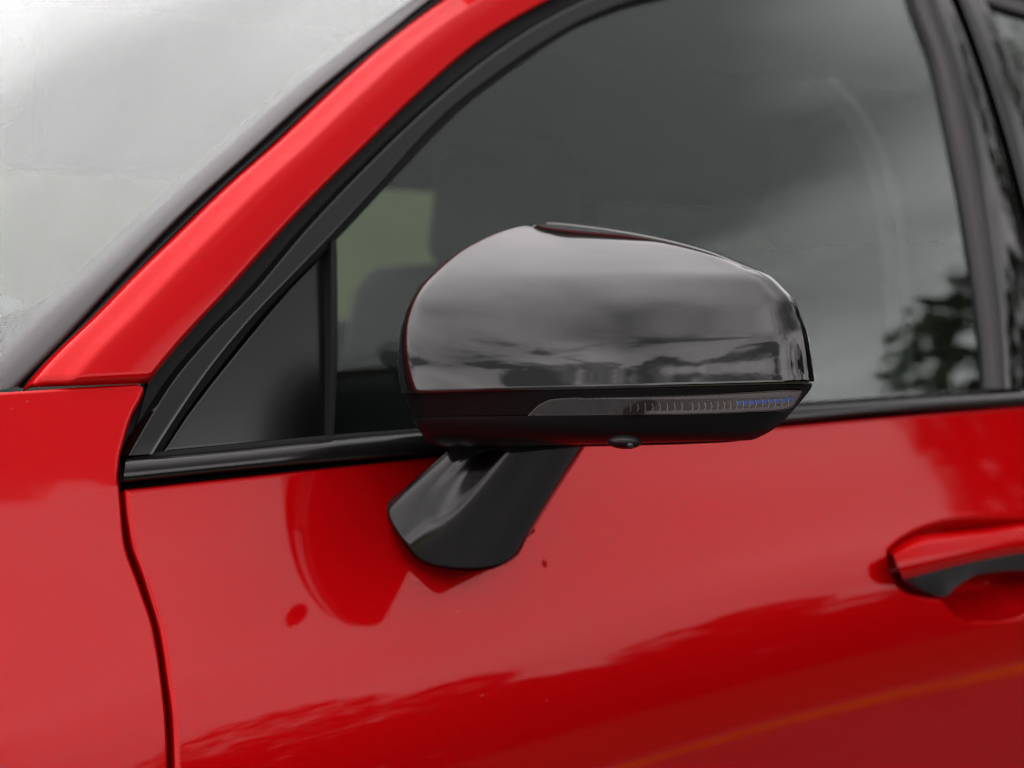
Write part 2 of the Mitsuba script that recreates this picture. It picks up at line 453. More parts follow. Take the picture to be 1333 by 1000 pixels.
belt_px = curve([(164, 636 + 1), *BELT[2:], (1450, 521)], 90)
top = flat(hit(np.stack([belt_px[:, 0], _b(belt_px[:, 0])], -1), flank))
top = top[top[:, 0] < 1.5]
xr = 1.62
top = np.vstack([top, [[xr, belt_z(np.array([xr]))[0] - 0.001]]])
edge = flat(hit(curve([(164, 640), *DOOR_EDGE[1:]], 60), flank))
tail = np.array([[edge[-1, 0] + 0.006, 0.70], [edge[-1, 0] + 0.03, 0.46]])
door_poly = Polygon(np.vstack([top[::-1], edge, tail, [[xr, 0.46]]])).buffer(0)
# the pocket round the door handle is cut out of the door skin
POCKET = [(1157.5, 721), (1168, 711), (1186, 699), (1212, 688), (1240, 681.5), (1280, 678.5), (1333, 679), (1380, 683), (1425, 694), (1440, 712), (1432, 740), (1410, 768), (1375, 783), (1345, 790), (1325, 801), (1300, 805.5), (1268, 806), (1248, 800), (1236, 787), (1228, 778), (1206, 775), (1180, 768), (1166, 752), (1160, 736)]
pk = curve(POCKET + POCKET[:1], 120)[:-1]
pocket_poly = Polygon(flat(hit(pk, flank))).buffer(0.0008)
put(CAR + '__door', panel(door_poly.difference(pocket_poly.buffer(0.0006)), flank, 'red_paint', r=0.0035), None)
ft = flat(hit(curve(FENDER_TOP, 40), flank))
fe = flat(hit(curve(FENDER_EDGE, 80), flank))
fend_tail = np.array([[fe[-1, 0] + 0.006, 0.70], [fe[-1, 0] + 0.03, 0.46]])
left = np.array([[-1.25, 0.46], [-1.25, ft[0, 1] - 0.07], [-0.95, ft[0, 1] - 0.022], [ft[0, 0] - 0.02, ft[0, 1] - 0.004]])
fender_poly = Polygon(np.vstack([ft, fe, fend_tail, left])).buffer(0).buffer(-0.004).buffer(0.004)
put(CAR + '__fender', panel(fender_poly, flank, 'red_paint', r=0.0035), None)
# dark body structure behind the shut lines
v = []
xs, zs = np.meshgrid(np.linspace(-1.2, 1.6, 120), np.linspace(0.45, 1.13, 40))
G = np.stack([xs, np.where(zs < belt_z(xs), flank(xs, zs), house(xs, zs)) + 0.045, zs], -1)
inner_poly = None
put(CAR + '__inner_frame', grid_mesh(G[:26]), 'dark_gap', True)

# pocket bowl and handle
bowl = panel(pocket_poly.buffer(0.001), flank, 'red_paint', res=0.004, r=0.0025, thick=0,
             depth=lambda d: 0.0035 + 0.030 * np.clip(d / 0.030, 0, 1) ** 0.75)
put(CAR + '__door__handle_pocket', bowl, None)
H0 = [(1206, 697.5), (1235, 694.5), (1266, 692), (1300, 688), (1333, 683), (1380, 681), (1428, 690)]
H1 = [(1163, 722.5), (1190, 716), (1222, 711.5), (1270, 703), (1333, 692), (1380, 690), (1430, 698)]
H2 = [(1175.5, 754), (1200, 748), (1228, 740.5), (1278, 729), (1333, 720), (1380, 718), (1432, 720)]
H3 = [(1180, 764), (1205, 771), (1229, 777), (1247, 762), (1275, 748), (1314, 743), (1380, 742), (1432, 740)]
H0b = [(1164, 721.5), *H0]
bar = []
C = [curve(c, 60) for c in (H0b, H1, H2)]
offs = [-0.004, -0.016, -0.015]
rows = []
for a, b, oa, ob, n in ((C[0], C[1], offs[0], offs[1], 8), (C[1], C[2], offs[1], offs[2], 14)):
    for q in np.linspace(0, 1, n, endpoint=False):
        bulge = -0.0035 * math.sin(math.pi * q)
        rows.append(hit(a * (1 - q) + b * q, flank, oa * (1 - q) + ob * q + bulge))
rows.append(hit(C[2], flank, offs[2]))
rows = [rows[0] + [0, 0.012, 0]] + rows
put(CAR + '__door__handle', mikit.ply(grid_mesh(np.array(rows)), 'red_paint', 35), None)
C3 = curve(H3, 60)
rows = [hit(C[2] * (1 - q) + C3 * q, flank, offs[2] + 0.0012 + 0.014 * q) for q in np.linspace(0, 1, 8)]
rows.append(rows[-1] + [0, 0.012, 0.012])
put(CAR + '__door__handle_grip', mikit.ply(grid_mesh(np.array(rows)), 'satin_black', 35), None, label='dark underside of the red door handle')

# ------------------------------------------------------------------ pillar, frame and belt mouldings
RL = [(41, 505), (54, 484), (81, 455), (126, 412), (177, 360), (240, 299), (299, 242), (366, 183), (433, 120), (500, 60), (579, 0), (660, -50), (760, -98), (900, -140), (1100, -165)]
RR = [(198, 492), (240, 441), (300, 376), (368, 300), (420, 245), (480, 186), (536, 131), (632, 49), (716, 0), (800, -38), (900, -70), (1020, -95), (1200, -115)]
TL = [(-60, 520), (0, 464), (63, 403), (112, 360), (240, 241), (312, 178), (377, 120), (440, 70), (536, 0), (620, -54), (740, -108), (880, -150), (1100, -180)]
TG = [(24, 503), (41, 486), (90, 436), (160, 360), (240, 278), (312, 212), (413, 120), (519, 34), (560, 0), (645, -54), (750, -103), (890, -146), (1100, -172)]
FG = [(168, 593), (198, 540), (224, 499), (277, 436), (332, 379), (399, 300), (480, 215), (570, 130), (644, 70), (700, 33), (760, 2), (850, -32), (1000, -60), (1200, -70)]
FR = [(199, 591), (231, 540), (274, 478), (332, 408), (380, 358), (436, 300), (480, 253), (584, 142), (644, 96), (700, 58), (760, 24), (850, -8), (1000, -30), (1200, -28)]
GL = [(210, 591), (240, 542), (288, 478), (344, 408), (392, 358), (448, 302), (508, 238), (608, 137), (680, 83), (720, 55), (764, 30), (850, 1), (1000, -18), (1185, -14)]

# red A-pillar: a side face that turns forward at a soft crease
nt, nu = 110, 34
A, B = curve(RL, nt), curve(RR, nt)
# keep the two edges level with each other
def matched(L, R, n):
    """Points along L, each with the point of R straight across from it (in the photograph's diagonal)."""
    L = curve(L, n)
    Rf = curve(R, 700)
    t = np.gradient(L, axis=0)
    t /= np.linalg.norm(t, axis=1, keepdims=True)
    out = []
    for p, d in zip(L, t):
        out.append(Rf[np.argmin(np.abs((Rf - p) @ d) + 1e-3 * np.linalg.norm(Rf - p, axis=1))])
    out = np.array(out)
    k = np.ones(7) / 7
    sm = np.stack([np.convolve(np.pad(out[:, c], 3, mode='edge'), k, 'valid') for c in (0, 1)], -1)
    sm[:2], sm[-2:] = out[:2], out[-2:]
    return L, sm


RLx = [(52, 494), *RL[1:]]
A, B = curve([(44, 497), (54, 484), *RL[2:]], nt), curve(RR, nt)
# blend of arc-length correspondence so that the foot of the pillar is cut along the traced sill
u = np.concatenate([[0, .012, .03, .055], np.linspace(.08, .92, nu), [.945, .97, .988, 1]])
off_u = 0.0115 * (np.sqrt((np.clip(1 - u / 0.34, -1, 1)) ** 2 + 0.002) + np.clip(1 - u / 0.34, -1, 1)) / 2
e = np.minimum(u, 1 - u)
off_u += np.where(e < .06, 1 - np.sqrt(np.maximum(1 - (1 - e / .06) ** 2, 0)), 0) * 0.004
off_u -= 0.0018 * np.sin(np.pi * np.clip((u - .2) / .8, 0, 1))
G = np.array([hit(A * (1 - q) + B * q, house, o - 0.002) for q, o in zip(u, off_u)])
foot = G[:, :1] + np.array([0.004, 0.016, -0.004])
foot1 = G[:, :1] + np.array([0.0, 0.004, -0.004])
G = np.concatenate([foot, foot1, G], 1)
G = np.concatenate([G[:1] + [0, .014, -.004], G, G[-1:] + [0, .014, 0]])
put(CAR + '__pillar', mikit.ply(grid_mesh(G), 'red_paint', 50), None)

# black windscreen trim with a groove towards the pillar
put(CAR + '__windscreen_trim', strip([TL, np.array(TL) * .5 + np.array(TG) * .5, TG], [0.052, 0.034, 0.028], house, 'trim_grey', drop=0.006, flange=0.02), None, label='matte grey trim strip between windscreen and red pillar')
GA = [(x + 1, y + 1) for x, y in TG]
put(CAR + '__trim_groove', strip([TG, RL], [0.036, 0.030], house, 'rubber', nt=100, drop=0.002, flange=0.02), None)
mid = (curve(TG, 100) * .45 + curve(RL, 100) * .55)
put(CAR + '__trim_seal', strip([mid - [1.6, 1.2], mid + [1.6, 1.2]], [0.029, 0.028], house, 'rubber', nt=100, drop=0.002, flange=0.01), None)
# dark seal between pillar and door frame
put(CAR + '__door_seal', strip([[(196, 488), *RR[1:]], [(171, 597), *FG[1:]]][0:1] + [FG], [0.010, 0.012], house, 'rubber', nt=120, drop=0.0, flange=0.02), None)
foot_seal = hit(np.array([(152, 640), (150, 600), (160, 560), (185, 505), (190, 485), (245, 430), (240, 500), (200, 545), (175, 600), (175, 640)]), house, 0.020)
put(CAR + '__corner_seal', panel(Polygon(flat(foot_seal)).buffer(0.0), lambda x, z: house(x, z) + 0.016, 'rubber', res=0.01, r=0.002, thick=0.01), None)
# gloss black door frame and its inner seal
put(CAR + '__door__frame', strip([FG, FR], [-0.0005, -0.0005], house, 'gloss_black', nt=140, drop=0.0003, flange=0.014), None)
put(CAR + '__door__glass_seal', strip([FR, GL], [0.006, 0.009], house, 'rubber', nt=140, drop=0.0015, flange=0.012), None)
# sail panel
back = hit([(180, 600), (215, 545), (280, 462), (400, 335), (436, 306), (440, 320), (437, 580), (300, 592)], house, 0.02)
put(CAR + '__door__sail_backing', panel(Polygon(flat(back)).buffer(0.002), lambda x, z: house(x, z) + 0.034, 'dark_gap', res=0.01, r=0.002, thick=0.004), None)
SAIL = [(212, 589), (228, 564), (244, 540), (275, 499), (308, 458), (344, 414), (380, 372), (421, 330), (429, 328), (434, 334), (435.5, 345), (435.5, 450), (433, 568), (330, 578)]
sail_surf = lambda x, z: house(x, z) + 0.004 + 0.24 * np.clip(x + 0.29, 0, 1) ** 2
put(CAR + '__door__sail_panel', panel(Polygon(flat(hit(SAIL, sail_surf))), sail_surf, 'soft_gloss', res=0.006, r=0.002, thick=0.01), None, label='small glossy black triangular panel ahead of the door glass')
put(CAR + '__door__divider_seal', strip([[(430.5, 314), (430.5, 345), (430.5, 450), (428.5, 571)], [(438, 312), (439, 345), (439.5, 450), (434.5, 571)]], [0.004, 0.004], house, 'rubber', nt=40, nu=12, drop=0.002, flange=0.01), None)
# belt moulding
MT = [(164, 598), (284, 588), (460, 570), (552, 561.5), (700, 549), (850, 538.5), (1047, 528), (1224, 516.5), (1333, 509.5), (1480, 501)]
MB = [(160, 629), (284, 616), (380, 606.5), (460, 600), (590, 589), (800, 569), (1037, 549.5), (1133, 540), (1333, 527.5), (1480, 518)]
put(CAR + '__door__belt_moulding', strip([MT, MB], [-0.002, -0.004], house, 'satin_black', nt=140, nu=26, drop=0.006, flange=0.014, crown=0.003), None)
GB = [(203, 588.5), (284, 581), (430, 567.5), (552, 558.5), (700, 546.5), (850, 536), (1047, 524), (1224, 512), (1300, 507)]
put(CAR + '__door__sweep_seal', strip([GB, MT[:-1]], [0.004, 0.003], house, 'rubber', nt=140, drop=0.001, flange=0.012), None)
MB2 = [(162, 632), *[(x, y + 2.5) for x, y in MB[1:]]]
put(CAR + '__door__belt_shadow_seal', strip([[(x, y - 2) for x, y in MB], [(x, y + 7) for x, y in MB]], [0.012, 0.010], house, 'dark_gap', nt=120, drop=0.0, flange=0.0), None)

# side window
GR = [(1185, -14), (1189, 10), (1200, 40), (1213, 84), (1227, 135), (1241, 195), (1252, 255), (1264, 330), (1272, 395), (1278, 450), (1281.5, 508)]
glass_surf = lambda x, z: house(x, z) + 0.010
gpoly = Polygon(np.vstack([flat(hit(curve([(433, 569), (433, 312), (448, 297), *GL[6:]], 90), glass_surf)), flat(hit(curve(GR, 50), glass_surf)), flat(hit(curve([(1281.5, 514), (850, 540), (433, 573)], 40), glass_surf))])).buffer(0.004)
put(CAR + '__door__window_glass', panel(gpoly, glass_surf, 'side_glass', res=0.014, r=0.002, thick=0), None)

# B-pillar: rubber edge, front cover, gap, rear cover, rear window
Q1 = [(1183, -30), (1190, 0), (1219, 77), (1242, 180), (1259, 264), (1272, 345), (1281, 410), (1287, 460), (1289.5, 506)]
GR2 = [(1176, -30), *GR[1:]]
P1 = [(1200, -30), (1208, 0), (1233, 77), (1257, 180), (1273, 264), (1285, 345), (1293, 410), (1298, 460), (1300.5, 506)]
P2 = [(1226, -30), (1239, 0), (1268, 77), (1301, 180), (1324, 264), (1345, 345), (1360, 410), (1370, 460), (1378, 506)]
P3 = [(1236, -30), (1249, 0), (1278, 77), (1311, 180), (1334, 264), (1355, 345), (1370, 410), (1380, 460), (1388, 506)]
P4 = [(1272, -30), (1284, 0), (1315, 68), (1366, 180), (1398, 264), (1425, 345), (1444, 410), (1458, 460), (1468, 506)]
put(CAR + '__door__rear_glass_seal', strip([GR2, Q1], [0.012, 0.006], house, 'rubber', nt=60, drop=0.001, flange=0.01), None)
put(CAR + '__door__rear_frame', strip([Q1, P1], [0.001, 0.0005], house, 'trim_grey', nt=60, drop=0.002, flange=0.01), None)
put(CAR + '__door__pillar_cover', strip([P1, P2], [-0.001, -0.001], house, 'gloss_black', nt=70, nu=30, drop=0.003, flange=0.014, crown=0.0015), None, label='gloss black cover on the rear edge of the front door')
put(CAR + '__pillar_gap', strip([[(x - 4, y) for x, y in P2], [(x + 4, y) for x, y in P3]], [0.016, 0.016], house, 'dark_gap', nt=40, drop=0, flange=0), None)
put(CAR + '__rear_door__pillar_cover', strip([P3, P4], [-0.001, -0.001], house, 'gloss_black', nt=70, nu=30, drop=0.003, flange=0.014, crown=0.0015), None, label='gloss black cover on the front edge of the rear door')
put(CAR + '__rear_door__frame', strip([[(1270, -22), (1333, 2), (1500, 40)], [(1284, 3), (1333, 18), (1500, 60)]], [0.0, 0.002], house, 'trim_grey', nt=40, drop=0.003, flange=0.01), None)
put(CAR + '__rear_door__window_seal', strip([[(1284, 3), (1333, 18), (1500, 60)], [(1286, 12), (1333, 24), (1500, 68)]], [0.006, 0.009], house, 'rubber', nt=40, drop=0.001, flange=0.01), None)
rg = Polygon(flat(hit([(1275, 0), (1500, 60), (1640, 500), (1466, 508)], glass_surf)))
put(CAR + '__rear_door__window_glass', panel(rg, glass_surf, 'side_glass', res=0.014, r=0.002, thick=0), None)
# roof rail over the doors, above the frame
roof_in = np.array([hit(curve(RL, 60), house, 0.03), hit(curve(RL, 60), house, 0.06) + [0, .08, .03], hit(curve(RL, 60), house, .06) + [0, .35, .06]])

# ------------------------------------------------------------------ windscreen
base = hit(curve(TL, 90), house, 0.056)
S = np.linspace(-0.01, 1.34, 110)
def screen(t, s):
    q = 4 * (s / 1.33) * (1 - s / 1.33)
    return base[t] + np.stack([-0.13 * q, s, 0.035 * q], -1)
G = np.array([screen(i, S) for i in range(90)])
put(CAR + '__windscreen', mikit.ply(grid_mesh(G), 'screen_glass', True), None)
FL = [(-80, 452), (0, 404), (27, 387), (54, 371), (72, 360), (150, 297), (240, 224), (301, 169), (355, 120), (440, 56), (502, 0), (580, -60), (700, -120), (850, -165), (1090, -200)]
Fc = curve(FL, 400)
fr = []
fine = np.linspace(0, 0.35, 240)
Bt = CubicSpline(np.arange(90), base)
NT = 560
for i in np.linspace(0, 89, NT):
    q = 4 * (fine / 1.33) * (1 - fine / 1.33)
    P = Bt(i) + np.stack([-0.13 * q, fine, 0.035 * q], -1)
    pj = project(P)
    above = pj[:, 1] - np.interp(pj[:, 0], Fc[:, 0], Fc[:, 1])
    k = np.argmax(above < 0) if (above < 0).any() else 40
    fr.append(fine[max(k, 3)])
fr = np.convolve(np.pad(fr, 6, mode='edge'), np.ones(13) / 13, 'valid')
saw = np.zeros(NT)
rows = []
for i, w, sw in zip(np.linspace(0, 89, NT), fr, saw):
    s = np.array([-0.01, w * .5, w - sw])
    q = 4 * (s / 1.33) * (1 - s / 1.33)
    rows.append(Bt(i) + np.stack([-0.13 * q, s, 0.035 * q], -1) + [0.005, 0, -0.010])
put(CAR + '__windscreen_border', mikit.ply(grid_mesh(np.array(rows)), 'frit_black', True), None, label='black printed border along the windscreen edge')

def on_screen(px, iters=40):
    # the place on the windscreen that a traced pixel belongs to, by a search over its own two parameters
    best = None
    for i in np.linspace(0, 40, 161):
        q = 4 * (fine / 1.33) * (1 - fine / 1.33)
        P = Bt(i) + np.stack([-0.13 * q, fine, 0.035 * q], -1)
        dd = np.linalg.norm(project(P) - px, axis=1)
        k = int(np.argmin(dd))
        if best is None or dd[k] < best[0]:
            best = (dd[k], P[k])
    return best[1] + np.array([0.003, 0, -0.006])


st4 = np.array([on_screen(np.array(p, float)) for p in ((-30, 366), (27, 386.5), (-4, 402), (-34, 404))])
put(CAR + '__windscreen_sticker', (st4, np.array([[0, 1, 2], [0, 2, 3]])), 'white_paper', False, label='small white sticker in the lower corner of the windscreen')

# ------------------------------------------------------------------ cabin
def extrude_y(prof, y0, y1, r=0.0):
    m = trimesh.creation.extrude_polygon(Polygon(prof).buffer(r).buffer(-2 * r).buffer(r) if r else Polygon(prof), y1 - y0, engine='earcut')
    v = m.vertices.copy()
    m.vertices = np.stack([v[:, 0], y0 + v[:, 2], v[:, 1]], -1)
    m.invert()
    return m


put(CAR + '__dashboard', extrude_y([(-0.42, 0.80), (-0.42, 1.005), (-0.18, 1.075), (-0.02, 1.10), (0.06, 1.08), (0.13, 1.00), (0.17, 0.90), (0.15, 0.70)], 0.075, 1.40, 0.02), 'cabin_dark', 40)
for y in (0.40, 1.05):
    k = put(CAR + '__seat', rbox((0.14, 0.46, 0.66), (0.80, y, 0.90), 0.06, (0, math.radians(14), 0)), 'cabin_dark', 40)
    put(k + '__headrest', rbox((0.10, 0.26, 0.18), (0.92, y, 1.30), 0.045, (0, math.radians(10), 0)), 'cabin_dark', 40)
    put(k + '__cushion', rbox((0.5, 0.48, 0.16), (0.54, y, 0.58), 0.06), 'cabin_dark', 40)
put(CAR + '__rear_seat', rbox((0.16, 1.2, 0.6), (1.95, 0.72, 0.92), 0.06, (0, math.radians(16), 0)), 'cabin_dark', 40)
st = trimesh.creation.torus(0.185, 0.015, 48, 16)
st.apply_transform(trimesh.transformations.euler_matrix(0, math.radians(-68), 0))
st.apply_translation((0.40, 0.40, 0.98))
put(CAR + '__steering_wheel', st, 'cabin_dark', 40)
put(CAR + '__roof_lining', rbox((2.4, 1.16, 0.04), (1.42, 0.80, 1.57), 0.015), 'cabin_light', 40)
put(CAR + '__floor', rbox((2.9, 1.36, 0.06), (0.9, 0.74, 0.42), 0.02), 'cabin_dark', 40)
# far side: door trim below the glass, pillars
put(CAR + '__far_door', rbox((2.9, 0.06, 0.71), (0.85, 1.44, 0.795), 0.02), 'cabin_grey', 40)
put(CAR + '__far_pillar', rbox((0.16, 0.05, 0.62), (1.28, 1.39, 1.26), 0.02, (math.radians(20), math.radians(8), 0)), 'cabin_grey', 40)
put(CAR + '__far_windscreen_pillar', trimesh.convex.convex_hull(np.vstack([trimesh.creation.icosphere(2, 0.05).vertices + c for c in ([0.36, 1.30, 1.49], [-0.42, 1.45, 1.06])])), 'cabin_grey', 40)
put(CAR + '__far_roof_rail', rbox((2.5, 0.12, 0.24), (1.55, 1.30, 1.46), 0.02), 'cabin_grey', 40)
put(CAR + '__far_rear_window', (np.array([[1.22, 1.42, 1.04], [2.4, 1.42, 1.04], [2.4, 1.26, 1.5], [1.36, 1.26, 1.5]]), np.array([[0, 1, 2], [0, 2, 3]])), 'privacy_glass', False)
put(CAR + '__near_pillar_trim', rbox((0.14, 0.04, 0.56), (1.22, 0.16, 1.24), 0.015, (math.radians(-22), math.radians(8), 0)), 'cabin_grey', 40)
IS = [(1070, 105), (1112, 145), (1142, 205), (1163, 290), (1173, 400), (1178, 508)]
put(CAR + '__inner_pillar_seal', strip([IS, [(x + 13, y - 3) for x, y in IS]], [0.055, 0.055], house, 'cabin_grey', nt=60, nu=10, drop=0.003, flange=0.02), None)
put(CAR + '__near_door_trim', rbox((1.6, 0.05, 0.55), (0.75, 0.10, 0.71), 0.02), 'cabin_grey', 40)
put(CAR + '__bulkhead', rbox((0.05, 1.40, 0.7), (2.2, 0.74, 0.9), 0.02), 'cabin_dark', 40)

# ------------------------------------------------------------------ side mirror
M = CAR + '__side_mirror'
labels[M] = {'label': 'gloss black side mirror on a stalk with clear turn signal strip'}
E1 = np.array([0.10, -0.995, 0.0])             # outwards along the mirror's rear face
E3 = np.array([-0.995, -0.10, 0.0])            # forwards
TIP = np.array([0.061, -0.312])


def rear_hit(px, shift=0.0):
    """Sight lines through px met with the mirror's upright rear plane, moved forward by shift."""
    d = rays(px)
    p0 = np.array([TIP[0], TIP[1], 0]) + E3 * shift
    s = ((p0 - CAM) @ E3) / (d @ E3)
    return CAM + d * s[:, None]


PHI = np.linspace(0, np.pi, 121)


def _plan_curve():
    """One level cut through the housing, outer rear corner to inner rear corner: a short outer flank, a long face swept
    back towards the outer edge, a tight inner corner. Returned as shares of the width and of the depth."""
    w, dpt, sag = 0.25, 0.13, 0.025
    t = np.linspace(0, 1, 200)
    fa, fb = np.array([1.0 * w, 0.085 * dpt]), np.array([0.07 * w, 1.0 * dpt])
    nn = np.array([fa[1] - fb[1], fb[0] - fa[0]])
    nn = -nn / np.linalg.norm(nn)
    nn = nn if nn[1] > 0 else -nn
    face = fa + (fb - fa) * t[:, None] + nn * sag * 4 * (t * (1 - t))[:, None]
    q = np.linspace(0, 1, 60)[:, None]
    pts = np.vstack([np.array([w, 0]) * (1 - q) + face[0] * q, face[1:], face[-1] * (1 - q[1:]) + np.array([0.0, 0.80 * dpt]) * q[1:],
                     np.array([0.0, 0.80 * dpt]) * (1 - q[1:]) + np.array([0.006, 0.0]) * q[1:]])
    L = np.r_[0, np.cumsum(np.linalg.norm(np.diff(pts, axis=0), axis=1))]
    u = np.linspace(0, L[-1], 900)
    P = np.stack([np.interp(u, L, pts[:, k]) for k in (0, 1)], -1)
    sig = 0.0085 / (u[1] - u[0])
    x = np.arange(-int(4 * sig), int(4 * sig) + 1)
    ker = np.exp(-0.5 * (x / sig) ** 2)
    ker /= ker.sum()
    m = len(x) // 2
    ext = np.vstack([2 * P[:1] - P[m:0:-1], P, 2 * P[-1:] - P[-2:-m - 2:-1]])
    S = np.stack([np.convolve(ext[:, k], ker, 'valid') for k in (0, 1)], -1)
    L = np.r_[0, np.cumsum(np.linalg.norm(np.diff(S, axis=0), axis=1))]
    u = np.linspace(0, L[-1], 181)
    S = np.stack([np.interp(u, L, S[:, k]) for k in (0, 1)], -1)
    return S[:, 0] / w, S[:, 1] / dpt


PLAN_A, PLAN_B = _plan_curve()


def template(w, depth, p=None):
    return PLAN_A * w, PLAN_B * depth


def mirror_slice(Lpx, Rpx, depth, shift, p=2.35):
    PR = rear_hit([Rpx], shift)[0]
    zL = PR[2]
    lo, hi = 0.002, 0.40
    dL = rays([Lpx])[0]
    for it in range(4):
        lo, hi = 0.002, 0.40
        for _ in range(40):
            w = (lo + hi) / 2
            a, b = template(w, depth, p)
            P = PR + np.outer(a - w, E1) + np.outer(b, E3)
            P[:, 2] = PR[2] + (zL - PR[2]) * (1 - a / w)
            pj = project(P)
            if pj[:, 0].min() < Lpx[0]:
                hi = w
            else:
                lo = w
        k = np.argmin(pj[:, 0])
        s = ((P[k] - CAM) @ FWD) / (dL @ FWD)
        zt = CAM[2] + dL[2] * s
        f = max(1 - a[k] / w, 0.2)
        zL = PR[2] + (zt - PR[2]) / f if f > 0.3 else zt
    return P


def outline(pts):
    a = np.array(pts, float)
    return a


LU = [(521, 511), (518.5, 490), (518, 462), (521, 427.5), (529, 400), (542, 375), (569, 346), (599, 322), (630, 306), (660, 295.5), (690, 289.5), (708, 288.5)]
RU = [(1057, 497), (1055, 485), (1052, 462), (1048, 438), (1040, 415), (1031, 393), (1015, 374), (995, 356), (966, 343), (927, 327), (878, 313), (830, 303), (780, 295), (741, 290.5), (722, 289), (708, 288.5)]


def by_theta(pts, bottom, top):
    """x as a function of theta, where row = bottom - (bottom - top) * sin(theta)."""
    a = np.array(pts, float)
    th = np.arcsin(np.clip((bottom - a[:, 1]) / (bottom - top), 0, 1))
    th[-1] = np.pi / 2
    th[0] = 0
    keep = np.r_[True, np.diff(th) > 1e-4]
    return PchipInterpolator(th[keep], a[keep, 0])


_hh = np.linspace(0, 1, 400)
_tl = np.tan(np.radians(PchipInterpolator([0, .10, .25, .42, .60, .78, .92, 1.0], [2.0, 5.0, 11, 20, 33, 47, 56, 61])(_hh)))
_fall = np.r_[0, np.cumsum((_tl[1:] + _tl[:-1]) / 2 * np.diff(_hh))]
_fall /= _fall[-1]


def dome(inset, shift, depth0, nrow=90, lift=0.0, p=2.35, qq=2.3):
    top = 288.5 + inset
    fL, fR = by_theta(LU, 511, 288.5), by_theta(RU, 497, 288.5)
    rows = []
    for th in np.linspace(0, np.pi / 2 * 0.965, nrow):
        s = math.sin(th)
        rl, rr = 511 - (511 - top) * s, 497 - (497 - top) * s
        cl, cr = 790, 790
        xl, xr_ = float(fL(th)), float(fR(th))
        xr_ -= inset * 1.0 * math.cos(th) ** 0.5
        xl += lift * math.cos(th) ** 0.4
        h = s
        dep = depth0 * (1 - 0.80 * float(np.interp(h, _hh, _fall)))
        rows.append(mirror_slice((xl, rl), (max(xr_, xl + 0.6), rr), max(dep, 0.0015), shift, p))
    return np.array(rows)


CAPG = dome(3.6, 0.010, 0.125)
v, f = grid_mesh(CAPG)
inner = CAPG[:, :, :].copy()
# lip folded inwards along the lower edge
low = CAPG[:1].copy()
cen = low.mean(1, keepdims=True)
lip = low + (cen - low) / np.linalg.norm(cen - low, axis=2, keepdims=True) * 0.006 + [0, 0, 0.0005]
soft = low + (cen - low) / np.linalg.norm(cen - low, axis=2, keepdims=True) * 0.0008 - [0, 0, 0.0012]
put(M + '__cap', mikit.ply(grid_mesh(np.concatenate([lip, soft, CAPG])), 'gloss_black', 40), None)

# rear housing: a band round the rear rim that shows as a second edge above and outside the cap
RIM = dome(0.0, 0.0, 0.10, nrow=70, lift=9.0)
loop = np.concatenate([RIM[:, 0], RIM[::-1, -1]])
def push(loop, fwd, inset):
    c = loop.mean(0)
    d = loop - c
    d /= np.linalg.norm(d, axis=1, keepdims=True)
    return loop + E3 * fwd - d * inset
rings = [push(loop, 0.006, 0.012), push(loop, 0.0065, 0.0032), push(loop, 0.0055, 0.0011), push(loop, 0.003, 0.0002), push(loop, -0.002, 0.0), push(loop, -0.006, 0.002), push(loop, -0.006, 0.012), push(loop, 0.004, 0.014)]
put(M + '__housing_core', loft([push(loop, 0.018, 0.022), push(loop, 0.004, 0.009)], 'dark_gap', cap=False), None)
put(M + '__rear_rim', loft(rings, 'gloss_black', cap=False, smooth=35), None)
gl = push(loop, 0.003, 0.010)
c = gl.mean(0)
n = len(gl)
put(M + '__mirror_glass', mikit.ply((np.vstack([gl, c]), np.array([[i, (i + 1) % n, n] for i in range(n)])), 'mirror_silver', False), None)

# signal band and lower shell
LD = PchipInterpolator([509, 511, 525, 538, 541, 552, 561, 570, 576, 580, 583], [521.5, 522, 528, 534, 535.5, 540.5, 546, 553.5, 561, 568, 580])
RD = PchipInterpolator([495, 502, 510, 518, 530, 543, 553, 561, 568, 573, 578], [1057, 1057, 1053, 1046.5, 1036.5, 1025, 1014.5, 1004, 991, 979, 955])


def lower(r0, r1, rr0, rr1, d0, d1, n, shift=0.004, extra=0.0):
    out = []
    for q in np.linspace(0, 1, n):
        rl, rr = r0 + (r1 - r0) * q, rr0 + (rr1 - rr0) * q
        out.append(mirror_slice((float(LD(rl)) + extra, rl), (float(RD(rr)) - extra, rr), d0 + (d1 - d0) * q, shift))
    return np.array(out)


BAND = lower(513.5, 541.6, 499.5, 535.0, 0.126, 0.122, 40)
def tuck(row, amount, dz):
    c = row.mean(0, keepdims=True)
    d = c - row
    d /= np.linalg.norm(d, axis=1, keepdims=True)
    return row + d * amount + [0, 0, dz]
put(M + '__signal_band', mikit.ply(grid_mesh(np.concatenate([[tuck(BAND[0], .02, .003)], [tuck(BAND[0], .0008, .0006)], BAND, [tuck(BAND[-1], .0006, -.0004)], [tuck(BAND[-1], .004, -.0004)]])), 'shell_plastic', 35), None)
rows = []
for q in np.linspace(0, 1, 16):
    rl, rr = 542.6 + (582 - 542.6) * math.sin(q * math.pi / 2), 536.0 + (573 - 536.0) * math.sin(q * math.pi / 2)
    rows.append(mirror_slice((float(LD(rl)), rl), (float(RD(rr)), rr), 0.122 * (0.55 + 0.45 * math.cos(q * math.pi / 2) ** 0.6), 0.004))
rows = np.array(rows)
bot = [tuck(rows[-1], 0.02, -0.0012), tuck(rows[-1], 0.05, -0.002)]
put(M + '__lower_shell', mikit.ply(grid_mesh(np.concatenate([[tuck(rows[0], .004, 0)], [tuck(rows[0], .0004, 0)], rows, bot])), 'shell_plastic', 35), None)
SHELL_Z = rows[-1][:, 2].mean()
